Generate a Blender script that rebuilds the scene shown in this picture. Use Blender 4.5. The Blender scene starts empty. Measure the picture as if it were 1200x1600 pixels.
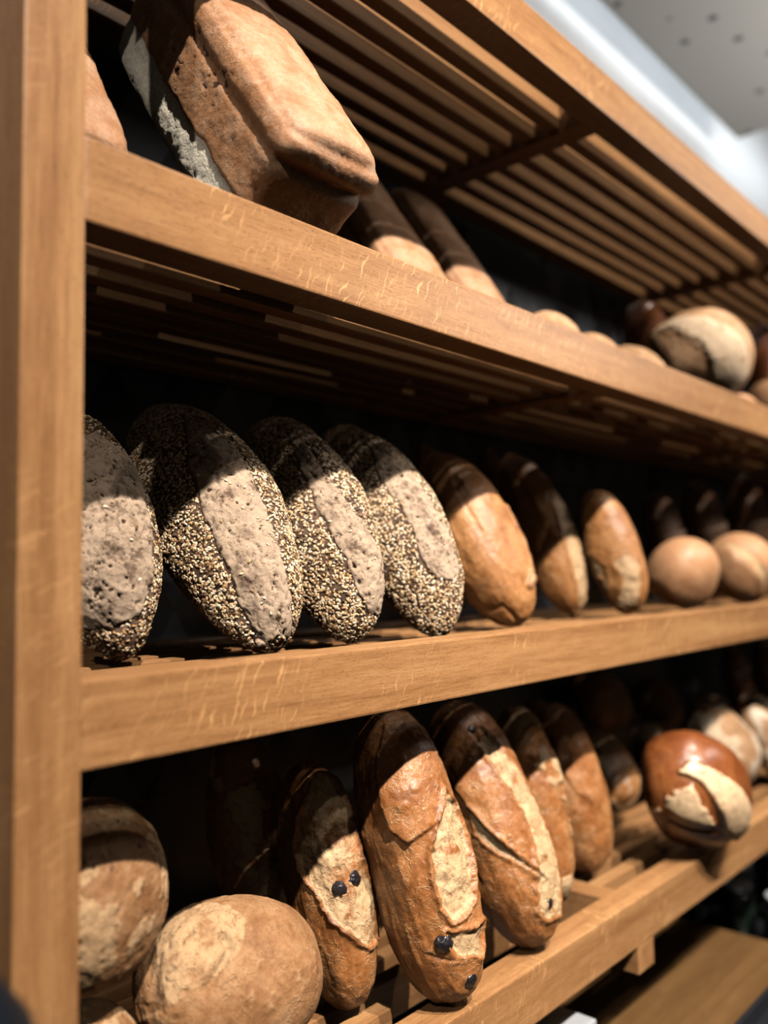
import bpy, bmesh, math, random
import numpy as np
from mathutils import Vector, Matrix

random.seed(7)
rng = np.random.default_rng(11)
scene = bpy.context.scene
COL = scene.collection
ZC = 1.40                                   # height of the lens above the floor

# ------------------------------------------------------------------ camera
YAW, PITCH, ROLL = math.radians(48.3491), math.radians(4.0999), math.radians(-0.9815)
FPX = 1350.0
CAM = np.array([0.0, -0.6, ZC])
_f = np.array([math.sin(YAW) * math.cos(PITCH), math.cos(YAW) * math.cos(PITCH), math.sin(PITCH)])
_r0 = np.array([math.cos(YAW), -math.sin(YAW), 0.0])
_u0 = np.cross(_r0, _f)
_r = _r0 * math.cos(ROLL) + _u0 * math.sin(ROLL)
_u = -_r0 * math.sin(ROLL) + _u0 * math.cos(ROLL)


def _ray(x, y):
    return _f + (x - 600) / FPX * _r - (y - 800) / FPX * _u


def at_y(x, y, Y):
    d = _ray(x, y); t = (Y - CAM[1]) / d[1]; return CAM + d * t


def at_z(x, y, Z):
    d = _ray(x, y); t = (Z - CAM[2]) / d[2]; return CAM + d * t


def at_x(x, y, X):
    d = _ray(x, y); t = (X - CAM[0]) / d[0]; return CAM + d * t


def project(P):
    v = P - CAM
    z = v @ _f
    return 600 + FPX * (v @ _r) / z, 800 - FPX * (v @ _u) / z


cam_data = bpy.data.cameras.new('camera')
cam = bpy.data.objects.new('camera', cam_data)
COL.objects.link(cam)
M = Matrix(((_r[0], _u[0], -_f[0], CAM[0]), (_r[1], _u[1], -_f[1], CAM[1]), (_r[2], _u[2], -_f[2], CAM[2]), (0, 0, 0, 1)))
cam.matrix_world = M
cam_data.sensor_fit = 'VERTICAL'
cam_data.sensor_height = 36.0
cam_data.sensor_width = 27.0
cam_data.lens = FPX / 1600 * 36.0
cam_data.clip_start = 0.02
cam_data.dof.use_dof = True
cam_data.dof.focus_distance = 0.92
cam_data.dof.aperture_fstop = 1.9
scene.camera = cam

# ------------------------------------------------------------------ small helpers


def tag(o, label=None, cat=None, group=None, kind=None):
    if label: o['label'] = label
    if cat: o['category'] = cat
    if group: o['group'] = group
    if kind: o['kind'] = kind
    return o


def empty(name, loc=(0, 0, 0)):
    o = bpy.data.objects.new(name, None)
    o.empty_display_size = 0.05
    o.location = loc
    COL.objects.link(o)
    return o


def link(name, me, mat=None, parent=None, matrix=None):
    o = bpy.data.objects.new(name, me)
    COL.objects.link(o)
    if mat is not None:
        me.materials.append(mat)
    if parent is not None:
        o.parent = parent
        if parent.type == 'EMPTY' or matrix is None:
            o.matrix_parent_inverse = Matrix.Identity(4)
    if matrix is not None:
        o.matrix_world = matrix
    return o


def box_mesh(name, lo, hi, bevel=0.0015, seg=2):
    """A bevelled box between two corners, its origin at its centre."""
    bm = bmesh.new()
    bmesh.ops.create_cube(bm, size=1.0)
    c = [(a + b) / 2 for a, b in zip(lo, hi)]
    s = [abs(b - a) for a, b in zip(lo, hi)]
    for v in bm.verts:
        v.co = Vector((v.co.x * s[0], v.co.y * s[1], v.co.z * s[2]))
    if bevel > 0:
        bmesh.ops.bevel(bm, geom=bm.edges[:], offset=bevel, segments=seg, affect='EDGES', profile=0.6)
    me = bpy.data.meshes.new(name)
    bm.to_mesh(me)
    bm.free()
    return me, c


def box(name, lo, hi, mat, parent=None, bevel=0.0015):
    me, c = box_mesh(name, lo, hi, bevel)
    o = link(name, me, mat)
    o.location = c
    if parent is not None:
        o.parent = parent
        o.location = [a - b for a, b in zip(c, parent.location)]
    return o


def lathe_mesh(name, prof, n=48):
    """Surface of revolution about z from (radius, z) pairs."""
    verts, faces = [], []
    for r, z in prof:
        for k in range(n):
            a = 2 * math.pi * k / n
            verts.append((r * math.cos(a), r * math.sin(a), z))
    m = len(prof)
    for i in range(m - 1):
        for k in range(n):
            k2 = (k + 1) % n
            faces.append((i * n + k, i * n + k2, (i + 1) * n + k2, (i + 1) * n + k))
    faces.append(tuple(range(n))[::-1])
    faces.append(tuple((m - 1) * n + k for k in range(n)))
    me = bpy.data.meshes.new(name)
    me.from_pydata(verts, [], faces)
    for p in me.polygons: p.use_smooth = True
    return me


# ------------------------------------------------------------------ noise (vectorised)


def _hash(ix, iy, iz, seed):
    h = (ix.astype(np.int64) * 374761393 + iy.astype(np.int64) * 668265263 + iz.astype(np.int64) * 2147483647 + seed * 1274126177) & 0xFFFFFFFF
    h = ((h ^ (h >> 13)) * 1274126177) & 0xFFFFFFFF
    h = ((h ^ (h >> 16)) * 2246822519) & 0xFFFFFFFF
    return ((h ^ (h >> 15)) & 0xFFFFFF) / float(0xFFFFFF)


def vnoise(P, seed=0):
    """Smooth value noise in -1..1 at points P (..., 3)."""
    I = np.floor(P).astype(np.int64)
    Fr = P - I
    w = Fr * Fr * Fr * (Fr * (Fr * 6 - 15) + 10)
    out = 0
    for dx in (0, 1):
        for dy in (0, 1):
            for dz in (0, 1):
                h = _hash(I[..., 0] + dx, I[..., 1] + dy, I[..., 2] + dz, seed)
                k = (w[..., 0] if dx else 1 - w[..., 0]) * (w[..., 1] if dy else 1 - w[..., 1]) * (w[..., 2] if dz else 1 - w[..., 2])
                out = out + h * k
    return out * 2 - 1


def fbm(P, octaves=4, seed=0, gain=0.5):
    s, a, t = 0, 1.0, 0
    for k in range(octaves):
        s = s + a * vnoise(P * (2.03 ** k) + 17.3 * k, seed + k)
        t += a
        a *= gain
    return s / t


def ridged(P, octaves=3, seed=0):
    s, a, t = 0, 1.0, 0
    for k in range(octaves):
        s = s + a * (1 - np.abs(vnoise(P * (2.1 ** k) + 9.1 * k, seed + k)) * 2)
        t += a
        a *= 0.5
    return s / t


def sstep(e0, e1, x):
    t = np.clip((x - e0) / (e1 - e0), 0, 1)
    return t * t * (3 - 2 * t)


# ------------------------------------------------------------------ shader helpers


def new_mat(name):
    m = bpy.data.materials.new(name)
    m.use_nodes = True
    nt = m.node_tree
    nt.nodes.clear()
    out = nt.nodes.new('ShaderNodeOutputMaterial')
    b = nt.nodes.new('ShaderNodeBsdfPrincipled')
    nt.links.new(b.outputs[0], out.inputs[0])
    return m, nt, b


class NT:
    def __init__(self, nt):
        self.nt = nt

    def n(self, t, **kw):
        nd = self.nt.nodes.new(t)
        for k, v in kw.items():
            setattr(nd, k, v)
        return nd

    def set(self, sock, v):
        if isinstance(v, bpy.types.NodeSocket):
            self.nt.links.new(v, sock)
        else:
            if sock.type == 'RGBA' and len(v) == 3: v = (*v, 1)
            sock.default_value = v

    def math(self, op, a, b=0.0, c=0.0, clamp=False):
        nd = self.n('ShaderNodeMath', operation=op, use_clamp=clamp)
        for i, v in enumerate((a, b, c)):
            self.set(nd.inputs[i], v)
        return nd.outputs[0]

    def mix(self, f, a, b, mode='MIX'):
        nd = self.n('ShaderNodeMix', data_type='RGBA', blend_type=mode)
        self.set(nd.inputs[0], f); self.set(nd.inputs[6], a); self.set(nd.inputs[7], b)
        return nd.outputs[2]

    def coord(self, scale=(1, 1, 1), loc=(0, 0, 0)):
        tc = self.n('ShaderNodeTexCoord')
        mp = self.n('ShaderNodeMapping')
        self.nt.links.new(tc.outputs['Object'], mp.inputs[0])
        mp.inputs['Scale'].default_value = scale
        mp.inputs['Location'].default_value = loc
        return mp.outputs[0]

    def noise(self, vec, scale, detail=4, rough=0.55, dist=0.0):
        nd = self.n('ShaderNodeTexNoise')
        self.set(nd.inputs['Vector'], vec)
        nd.inputs['Scale'].default_value = scale
        nd.inputs['Detail'].default_value = detail
        nd.inputs['Roughness'].default_value = rough
        nd.inputs['Distortion'].default_value = dist
        return nd.outputs[0]

    def voro(self, vec, scale, feature='F1', out=0):
        nd = self.n('ShaderNodeTexVoronoi', feature=feature)
        self.set(nd.inputs['Vector'], vec)
        nd.inputs['Scale'].default_value = scale
        return nd.outputs[out]

    def ramp(self, f, stops):
        nd = self.n('ShaderNodeValToRGB')
        el = nd.color_ramp.elements
        while len(el) < len(stops): el.new(0.5)
        for e, (p, c) in zip(el, stops):
            e.position = p
            e.color = (*c, 1) if len(c) == 3 else c
        self.set(nd.inputs[0], f)
        return nd.outputs[0]

    def smooth(self, f, a, b):
        nd = self.n('ShaderNodeMapRange', interpolation_type='SMOOTHSTEP')
        self.set(nd.inputs[0], f)
        nd.inputs[1].default_value = a
        nd.inputs[2].default_value = b
        return nd.outputs[0]

    def attr(self, name):
        return self.n('ShaderNodeAttribute', attribute_name=name).outputs['Fac']

    def bump(self, h, strength, dist, prev=None):
        nd = self.n('ShaderNodeBump')
        self.set(nd.inputs['Height'], h)
        nd.inputs['Strength'].default_value = strength
        nd.inputs['Distance'].default_value = dist
        if prev is not None: self.set(nd.inputs['Normal'], prev)
        return nd.outputs[0]


def wood_mat(name, axis, c0, c1, c2, fleck=0.0, rough=0.5, seed=0.0, fine=1.0):
    """Oiled oak: fine fibres along one axis, pores, and pale ray flecks across it."""
    m, nt, b = new_mat(name)
    N = NT(nt)
    st = [1.0, 1.0, 1.0]; st[axis] = 0.06
    info = N.n('ShaderNodeObjectInfo')
    tc = N.n('ShaderNodeTexCoord')
    off = N.n('ShaderNodeVectorMath', operation='MULTIPLY_ADD')
    cmb = N.n('ShaderNodeCombineXYZ')
    for i in range(3): N.set(cmb.inputs[i], info.outputs['Random'])
    N.set(off.inputs[0], cmb.outputs[0]); off.inputs[1].default_value = (13.0, 7.0, 5.0); N.set(off.inputs[2], tc.outputs['Object'])
    mp = N.n('ShaderNodeMapping'); N.set(mp.inputs[0], off.outputs[0]); mp.inputs['Scale'].default_value = st
    mp.inputs['Location'].default_value = (seed, seed * 1.7, seed * 0.6)
    v = mp.outputs[0]
    big = N.noise(v, 38, 3, 0.6, 0.6)
    fib = N.noise(v, 420 * fine, 4, 0.7, 0.2)
    fine_v = [1.0, 1.0, 1.0]; fine_v[axis] = 0.2
    mp2 = N.n('ShaderNodeMapping'); N.set(mp2.inputs[0], off.outputs[0]); mp2.inputs['Scale'].default_value = fine_v
    pores = N.noise(mp2.outputs[0], 900 * fine, 2, 0.5)
    patch = N.noise(off.outputs[0], 9, 3, 0.5)
    t = N.math('ADD', N.math('MULTIPLY', big, 0.55), N.math('MULTIPLY', fib, 0.45))
    col = N.ramp(t, [(0.30, c0), (0.5, c1), (0.72, c2)])
    col = N.mix(N.math('MULTIPLY', N.smooth(pores, 0.56, 0.72), 0.55), col, tuple(x * 0.55 for x in c0))
    col = N.mix(N.math('MULTIPLY', N.smooth(patch, 0.5, 0.75), 0.35), col, tuple(x * 0.72 for x in c1))
    if fleck > 0:
        ac = 2 if axis != 2 else 0
        sp = N.n('ShaderNodeSeparateXYZ'); N.set(sp.inputs[0], off.outputs[0])
        wob = N.math('MULTIPLY', N.noise(off.outputs[0], 45, 2, 0.5), 0.02)
        along = N.math('ADD', N.math('ADD', sp.outputs[axis], N.math('MULTIPLY', sp.outputs[ac], -0.45)), wob)
        cw = N.n('ShaderNodeCombineXYZ')
        N.set(cw.inputs[0], N.math('MULTIPLY', along, 330.0)); N.set(cw.inputs[1], N.math('MULTIPLY', sp.outputs[ac], 34.0)); N.set(cw.inputs[2], N.math('MULTIPLY', sp.outputs[1], 34.0))
        st1 = N.noise(cw.outputs[0], 1.0, 1, 0.4)
        zone = N.smooth(N.noise(off.outputs[0], 9, 2, 0.5), 0.40, 0.62)
        fl = N.math('MULTIPLY', N.smooth(st1, 0.60, 0.70), zone)
        col = N.mix(N.math('MULTIPLY', fl, fleck), col, tuple(min(1, x * 1.6) for x in c2))
    N.set(b.inputs['Base Color'], col)
    b.inputs['Roughness'].default_value = rough
    b.inputs['Specular IOR Level'].default_value = 0.35
    h = N.math('ADD', N.math('MULTIPLY', fib, 0.6), N.math('MULTIPLY', pores, -0.4))
    N.set(b.inputs['Normal'], N.bump(h, 0.35, 0.0012))
    return m


def bread_mat(name, dark, mid, light, pale=(0.62, 0.42, 0.22), pale_dark=(0.36, 0.19, 0.08), burnt=(0.05, 0.025, 0.015),
              rough=0.6, spec=0.35, scale=1.0, crackle=0.0, speck=0.25, bump=0.6, flour=(0.72, 0.62, 0.5), coat=0.0, mottle=0.45, veins=0.35):
    """Crust from three tones, with baked-in masks: pale (torn crumb), burnt (dark rims) and flour."""
    m, nt, b = new_mat(name)
    N = NT(nt)
    v = N.coord()
    n1 = N.noise(v, 22 * scale, 5, 0.6, 0.4)
    n2 = N.noise(v, 140 * scale, 4, 0.6)
    n3 = N.noise(v, 620 * scale, 3, 0.6)
    t = N.math('ADD', N.math('MULTIPLY', n1, 0.62), N.math('MULTIPLY', n2, 0.38))
    col = N.ramp(t, [(0.33, dark), (0.5, mid), (0.68, light)])
    col = N.mix(N.math('MULTIPLY', N.smooth(n3, 0.5, 0.7), speck), col, tuple(x * 0.45 for x in dark))
    n0 = N.noise(v, 11 * scale, 3, 0.6, 0.8)
    col = N.mix(N.math('MULTIPLY', N.smooth(n0, 0.52, 0.68), mottle), col, tuple(x * 0.62 for x in dark))
    col = N.mix(N.math('MULTIPLY', N.smooth(n0, 0.46, 0.32), mottle * 0.7), col, light)
    nf = N.noise(v, 48 * scale, 3, 0.55, 1.6)
    fold = N.math('SUBTRACT', 1.0, N.smooth(N.math('ABSOLUTE', N.math('SUBTRACT', nf, 0.5)), 0.0, 0.035))
    fold = N.math('MULTIPLY', fold, N.smooth(n1, 0.40, 0.58))
    col = N.mix(N.math('MULTIPLY', fold, veins), col, tuple(0.5 * a + 0.5 * b for a, b in zip(light, pale)))
    hgt = N.math('ADD', N.math('MULTIPLY', n2, 0.6), N.math('MULTIPLY', n3, 0.3))
    hgt = N.math('ADD', hgt, N.math('MULTIPLY', fold, 0.25 * veins))
    if crackle > 0:
        vm = N.n('ShaderNodeVectorMath', operation='ADD'); N.set(vm.inputs[0], v)
        ns = N.n('ShaderNodeTexNoise'); N.set(ns.inputs['Vector'], v); ns.inputs['Scale'].default_value = 70
        sc = N.n('ShaderNodeVectorMath', operation='SCALE'); N.set(sc.inputs[0], ns.outputs['Color']); sc.inputs['Scale'].default_value = 0.02
        N.set(vm.inputs[1], sc.outputs[0])
        d = N.voro(vm.outputs[0], 85 * scale, 'DISTANCE_TO_EDGE')
        zone = N.smooth(N.noise(v, 45, 2, 0.5), 0.42, 0.62)
        cr = N.math('MULTIPLY', N.math('SUBTRACT', 1.0, N.smooth(d, 0.0, 0.09)), zone)
        col = N.mix(N.math('MULTIPLY', cr, crackle), col, pale)
        hgt = N.math('ADD', hgt, N.math('MULTIPLY', cr, 0.35))
    # torn crumb
    pn = N.math('ADD', N.math('MULTIPLY', N.noise(v, 75, 4, 0.65, 1.2), 0.55), N.math('MULTIPLY', N.noise(v, 330, 3, 0.6), 0.45))
    pcol = N.ramp(pn, [(0.36, pale_dark), (0.47, pale), (0.64, tuple(min(1, x * 1.2) for x in pale))])
    pa = N.attr('pale')
    pm = N.smooth(N.math('ADD', pa, N.math('MULTIPLY', N.math('SUBTRACT', n2, 0.5), 0.55)), 0.35, 0.65)
    col = N.mix(pm, col, pcol)
    fa = N.attr('flour')
    fm = N.smooth(N.math('ADD', fa, N.math('MULTIPLY', N.math('SUBTRACT', n2, 0.5), 0.9)), 0.3, 0.85)
    col = N.mix(fm, col, flour)
    ba = N.attr('burnt')
    bmk = N.smooth(N.math('ADD', ba, N.math('MULTIPLY', N.math('SUBTRACT', n2, 0.5), 0.5)), 0.3, 0.8)
    col = N.mix(bmk, col, burnt)
    N.set(b.inputs['Base Color'], col)
    N.set(b.inputs['Roughness'], N.math('ADD', rough, N.math('MULTIPLY', pm, 0.25), clamp=True))
    b.inputs['Specular IOR Level'].default_value = spec
    if coat: 
        b.inputs['Coat Weight'].default_value = coat
        b.inputs['Coat Roughness'].default_value = 0.25
    bp = N.bump(hgt, bump, 0.0016)
    bp = N.bump(N.math('MULTIPLY', pn, pm), 0.5, 0.0025, bp)
    N.set(b.inputs['Normal'], bp)
    return m


def plain_mat(name, col, rough=0.5, spec=0.4, noise=0.15, scale=30, metallic=0.0):
    m, nt, b = new_mat(name)
    N = NT(nt)
    n = N.noise(N.coord(), scale, 4, 0.6)
    N.set(b.inputs['Base Color'], N.ramp(n, [(0.3, tuple(x * (1 - noise) for x in col)), (0.7, tuple(min(1, x * (1 + noise)) for x in col))]))
    b.inputs['Roughness'].default_value = rough
    b.inputs['Specular IOR Level'].default_value = spec
    b.inputs['Metallic'].default_value = metallic
    N.set(b.inputs['Normal'], N.bump(n, 0.1, 0.001))
    return m


# ------------------------------------------------------------------ bread bodies


class Loaf:
    """A loaf body on a grid: x runs along the loaf, z points out of the top crust."""

    def __init__(s, B, T, W, Hu, Hd, roll=0.0, p=2.2, q=2.1, qb=3.2, nu=120, nv=140, bend=0.0, taper=0.0, face=None, shift=(0, 0, 0)):
        B, T = np.array(B, float), np.array(T, float)
        ax = T - B
        s.L = L = float(np.linalg.norm(ax))
        ax /= L
        f = np.array(face if face is not None else (0.0, -1.0, 0.25), float)
        f = f - ax * (f @ ax)
        f /= np.linalg.norm(f)
        side = np.cross(f, ax)
        c, sn = math.cos(math.radians(roll)), math.sin(math.radians(roll))
        z = f * c + side * sn
        y = np.cross(z, ax)
        s.R = np.stack([ax, y, z], 1)
        s.C = (B + T) / 2 + s.R @ np.array(shift, float)
        # length profile, evenly spaced along the curve
        th = np.linspace(0, math.pi, 6000)
        cx = -np.sign(np.cos(th)) * np.abs(np.cos(th)) ** (2 / p)
        rr = np.abs(np.sin(th)) ** (2 / p)
        ln = np.concatenate([[0], np.cumsum(np.hypot(np.diff(cx) * L / 2, np.diff(rr) * W / 2))])
        tt = np.linspace(0, ln[-1], nu + 1)
        cx, rr = np.interp(tt, ln, cx), np.interp(tt, ln, rr)
        # cross-section
        a = np.linspace(-math.pi, math.pi, 6001)
        up = np.abs(a) < math.pi / 2
        qq = np.where(up, q, qb)
        yy = np.sign(np.sin(a)) * np.abs(np.sin(a)) ** (2 / qq) * W / 2
        zz = np.sign(np.cos(a)) * np.abs(np.cos(a)) ** (2 / qq) * np.where(up, Hu, Hd)
        la = np.concatenate([[0], np.cumsum(np.hypot(np.diff(yy), np.diff(zz)))])
        ta = np.linspace(0, la[-1], nv + 1)[:-1]
        yy, zz = np.interp(ta, la, yy), np.interp(ta, la, zz)
        arc = ta - la[3000]
        i = slice(1, nu)
        s.X = (cx[i, None] * L / 2) * np.ones((1, nv))
        tp = 1 + taper * cx[i, None]
        s.P = np.stack([s.X, rr[i, None] * tp * yy[None], rr[i, None] * tp * zz[None] + bend * (cx[i, None] ** 2) * np.ones((1, nv))], -1)
        s.poles = np.array([[-L / 2, 0, bend], [L / 2, 0, bend]])
        s.U = s.X
        s.V = arc[None] * (rr[i, None] * tp)
        s.r = rr[i, None] * np.ones((1, nv))
        s.N = s._normals(s.P)
        s.d = np.zeros(s.U.shape)
        s.at = {k: np.zeros(s.U.shape) for k in ('pale', 'burnt', 'flour', 'seed')}
        s.base = s.P.copy()
        s._px = None
        s.seed = int(abs(B[0] * 7919 + B[2] * 104729)) % 997

    def _normals(s, P):
        full = np.concatenate([np.repeat(s.poles[:1, None], P.shape[1], 1), P, np.repeat(s.poles[1:, None], P.shape[1], 1)], 0)
        du = full[2:] - full[:-2]
        dv = np.roll(P, -1, 1) - np.roll(P, 1, 1)
        n = np.cross(du, dv)
        n /= np.linalg.norm(n, axis=-1, keepdims=True) + 1e-12
        if (n * P)[..., 1:].sum() < 0: n = -n
        return n

    def world(s, P):
        return P @ s.R.T + s.C

    def uv(s, pts):
        """Points on the photograph, carried onto the crust: (along, around) in metres."""
        if s._px is None:
            W = s.world(s.base)
            Nw = s.N @ s.R.T
            vis = ((CAM - W) * Nw).sum(-1) > -0.005
            x, y = project(W.reshape(-1, 3))
            s._px = (x.reshape(s.U.shape), y.reshape(s.U.shape), vis)
        x, y, vis = s._px
        out = []
        for px, py in pts:
            dd = (x - px) ** 2 + (y - py) ** 2 + np.where(vis, 0, 1e9)
            k = np.unravel_index(np.argmin(dd), dd.shape)
            out.append((s.U[k], s.V[k]))
        return np.array(out)

    def sdf(s, poly):
        q = np.array(poly)
        x, y = s.U, s.V
        d = np.full(x.shape, 1e9)
        inside = np.zeros(x.shape, bool)
        for i in range(len(q)):
            (x1, y1), (x2, y2) = q[i], q[(i + 1) % len(q)]
            ex, ey = x2 - x1, y2 - y1
            t = np.clip(((x - x1) * ex + (y - y1) * ey) / (ex * ex + ey * ey + 1e-12), 0, 1)
            d = np.minimum(d, np.hypot(x - x1 - t * ex, y - y1 - t * ey))
            c = ((y1 > y) != (y2 > y)) & (x < (x2 - x1) * (y - y1) / (y2 - y1 + 1e-15) + x1)
            inside ^= c
        return np.where(inside, -d, d)

    def line(s, pts):
        q = np.array(pts)
        x, y = s.U, s.V
        d = np.full(x.shape, 1e9)
        for i in range(len(q) - 1):
            (x1, y1), (x2, y2) = q[i], q[i + 1]
            ex, ey = x2 - x1, y2 - y1
            t = np.clip(((x - x1) * ex + (y - y1) * ey) / (ex * ex + ey * ey + 1e-12), 0, 1)
            d = np.minimum(d, np.hypot(x - x1 - t * ex, y - y1 - t * ey))
        return d

    def n(s, freq, octaves=4, k=0):
        return fbm(s.base * freq + s.seed * 0.37, octaves, s.seed + k)

    # --- features -----------------------------------------------------
    def lumps(s, amp=0.004, freq=18, fine=0.0008, ffreq=120):
        s.d += amp * s.n(freq, 3, 1) + fine * s.n(ffreq, 3, 2)
        return s

    def slash(s, px, depth=0.004, soft=0.0025, lip=0.002, rag=0.003, pale=1.0, rough=0.003, burnt=0.0, uv=None):
        """A torn opening in the crust: sunk, rough, pale, with a raised lip."""
        d = s.sdf(uv if uv is not None else s.uv(px)) + rag * s.n(130, 3, 5)
        m = sstep(soft, -soft, d)
        s.d += -depth * m + rough * m * (0.7 * s.n(60, 3, 6) + 0.35 * ridged(s.base * np.array([55, 110, 110]), 3, s.seed)) + lip * np.exp(-((d - soft) / (soft * 1.3)) ** 2)
        s.at['pale'] = np.maximum(s.at['pale'], m * pale * np.clip(0.85 + 0.7 * s.n(48, 3, 16), 0.3, 1))
        if burnt: s.at['burnt'] = np.maximum(s.at['burnt'], burnt * np.exp(-((d - soft * 0.6) / (soft * 0.55)) ** 2))
        return s

    def flap(s, px, h=0.006, soft=0.002, side=(0, 1), rag=0.0015, burnt=0.6, pale=0.0, uv=None):
        """A lifted ear of crust: rises towards one side and drops off at its dark edge."""
        q = np.array(uv) if uv is not None else s.uv(px)
        d = s.sdf(q) + rag * s.n(90, 3, 8)
        m = sstep(soft, -soft, d)
        e = np.array(side, float); e /= np.linalg.norm(e)
        t = s.U * e[0] + s.V * e[1]
        tq = q @ e
        t = np.clip((t - tq.min()) / (tq.max() - tq.min() + 1e-9), 0, 1)
        s.d += h * m * (0.25 + 0.75 * t)
        s.at['burnt'] = np.maximum(s.at['burnt'], burnt * np.exp(-(d / (soft * 0.8)) ** 2) * (0.3 + 0.7 * t))
        if pale: s.at['pale'] = np.maximum(s.at['pale'], m * pale)
        return s

    def groove(s, px, depth=0.003, w=0.002, burnt=0.0, pale=0.0, rag=0.0015, uv=None):
        d = np.abs(s.line(np.array(uv) if uv is not None else s.uv(px)) + rag * s.n(120, 3, 9))
        g = np.exp(-(d / w) ** 2)
        s.d -= depth * g
        s.at['burnt'] = np.maximum(s.at['burnt'], burnt * g)
        s.at['pale'] = np.maximum(s.at['pale'], pale * g)
        return s

    def bubbles(s, count=20, r=(0.003, 0.007), h=0.0018, seed=0):
        g = np.random.default_rng(s.seed + seed)
        for _ in range(count):
            i, j = g.integers(0, s.U.shape[0]), g.integers(0, s.U.shape[1])
            rr = g.uniform(*r)
            d = np.linalg.norm(s.base - s.base[i, j], axis=-1)
            s.d += h * g.uniform(0.4, 1.0) * np.exp(-(d / rr) ** 4)
        return s

    def cracks(s, px=None, freq=(26, 48, 48), depth=0.0022, th=0.80, burnt=0.5, soft=0.006):
        """Fine branching cracks, everywhere or within an outline."""
        k = sstep(th, th + 0.13, ridged(s.base * np.array(freq) + s.seed + 0.02 * np.stack([s.n(60, 2, 61)] * 3, -1) * np.array(freq), 2, s.seed + 3))
        if px is not None: k = k * sstep(soft, -soft, s.sdf(s.uv(px)))
        s.d -= depth * k
        s.at['burnt'] = np.maximum(s.at['burnt'], burnt * k)
        return s

    def wrinkles(s, amp=0.0014, freq=(16, 62, 62)):
        """Long soft folds running with the loaf."""
        s.d += amp * ridged(s.base * np.array(freq) + s.seed, 3, s.seed + 9)
        return s

    def scabs(s, amount=0.5, freq=26, pale=0.8, h=0.002):
        """Rough plates where the crust burst, paler than the rest."""
        k = s.n(freq, 4, 12)
        m = sstep(0.15 - amount * 0.5, 0.35 - amount * 0.5, k)
        s.at['pale'] = np.maximum(s.at['pale'], m * pale)
        s.d += h * m + (0.0005 + 0.5 * h) * m * s.n(120, 3, 14)
        e = np.exp(-((k - (0.2 - amount * 0.5)) / 0.05) ** 2)
        s.d -= (0.0003 + 0.4 * h) * e
        return s

    def pits(s, freq=90, th=0.55, depth=0.002, burnt=0.7, mask=None):
        k = 0.75 * s.n(freq, 3, 21) + 0.35 * s.n(170, 2, 22)
        m = sstep(th, th + 0.12, k)
        if mask is not None: m = m * mask
        s.d -= depth * m
        s.at['burnt'] = np.maximum(s.at['burnt'], burnt * m)
        return s

    def dust(s, amount=0.6, freq=30, top=True):
        k = sstep(-0.2, 0.4, s.n(freq, 4, 31)) * amount
        if top: k = k * sstep(-0.1, 0.5, s.N[..., 2])
        s.at['flour'] = np.maximum(s.at['flour'], k)
        return s

    # --- output ---------------------------------------------------------
    def shape(s):
        return s.base + s.N * s.d[..., None]

    def mesh(s, name):
        P = s.shape()
        R, nv = s.U.shape
        pd = [s.poles[0] - np.array([1, 0, 0]) * s.d[0].mean(), s.poles[1] + np.array([1, 0, 0]) * s.d[-1].mean()]
        verts = np.concatenate([[pd[0]], P.reshape(-1, 3), [pd[1]]])
        idx = 1 + np.arange(R * nv).reshape(R, nv)
        a = idx[:-1]; b = idx[1:]
        an, bn = np.roll(a, -1, 1), np.roll(b, -1, 1)
        quads = np.stack([a, an, bn, b], -1).reshape(-1, 4)
        f0, f1 = idx[0], idx[-1]
        t0 = np.stack([np.zeros(nv, int), np.roll(f0, -1), f0], -1)
        t1 = np.stack([np.full(nv, len(verts) - 1), f1, np.roll(f1, -1)], -1)
        me = bpy.data.meshes.new(name)
        me.from_pydata(verts.tolist(), [], quads.tolist() + t0.tolist() + t1.tolist())
        bm = bmesh.new(); bm.from_mesh(me); bmesh.ops.recalc_face_normals(bm, faces=bm.faces[:]); bm.to_mesh(me); bm.free()
        me.polygons.foreach_set('use_smooth', np.ones(len(me.polygons), bool))
        for k in ('pale', 'burnt', 'flour'):
            v = s.at[k]
            arr = np.concatenate([[v[0].mean()], v.ravel(), [v[-1].mean()]]).astype(np.float32)
            at = me.attributes.new(k, 'FLOAT', 'POINT')
            at.data.foreach_set('value', arr)
        return me

    def matrix(s):
        m = np.eye(4); m[:3, :3] = s.R; m[:3, 3] = s.C
        return Matrix(m.tolist())

    def build(s, name, label, cat, mat, group=None):
        o = link(name, s.mesh(name), mat)
        o.matrix_world = s.matrix()
        tag(o, label, cat, group)
        return o

    def settle(s, surf, rail_top=None, y0=0.048):
        """Move the loaf so that it rests on the slats and clears the front rail."""
        W = s.world(s.base)
        s.C = s.C + np.array([0, 0, surf + 0.006 - W[..., 2].min()])
        W = s.world(s.base)
        if rail_top is not None:
            low = W[..., 2] < rail_top + 0.002
            if low.any():
                s.C = s.C + np.array([0, max(0.0, y0 + 0.002 - W[..., 1][low].min()), 0])
        back = W[..., 1].max()
        if back > 0.431: s.C = s.C - np.array([0, back - 0.431, 0])
        s._px = None
        return s

    def spot(s, px):
        """Point and outward normal on the finished crust under a pixel (local space)."""
        (u, v), = s.uv([px])
        k = np.unravel_index(np.argmin((s.U - u) ** 2 + (s.V - v) ** 2), s.U.shape)
        return s.shape()[k], s.N[k]


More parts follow.
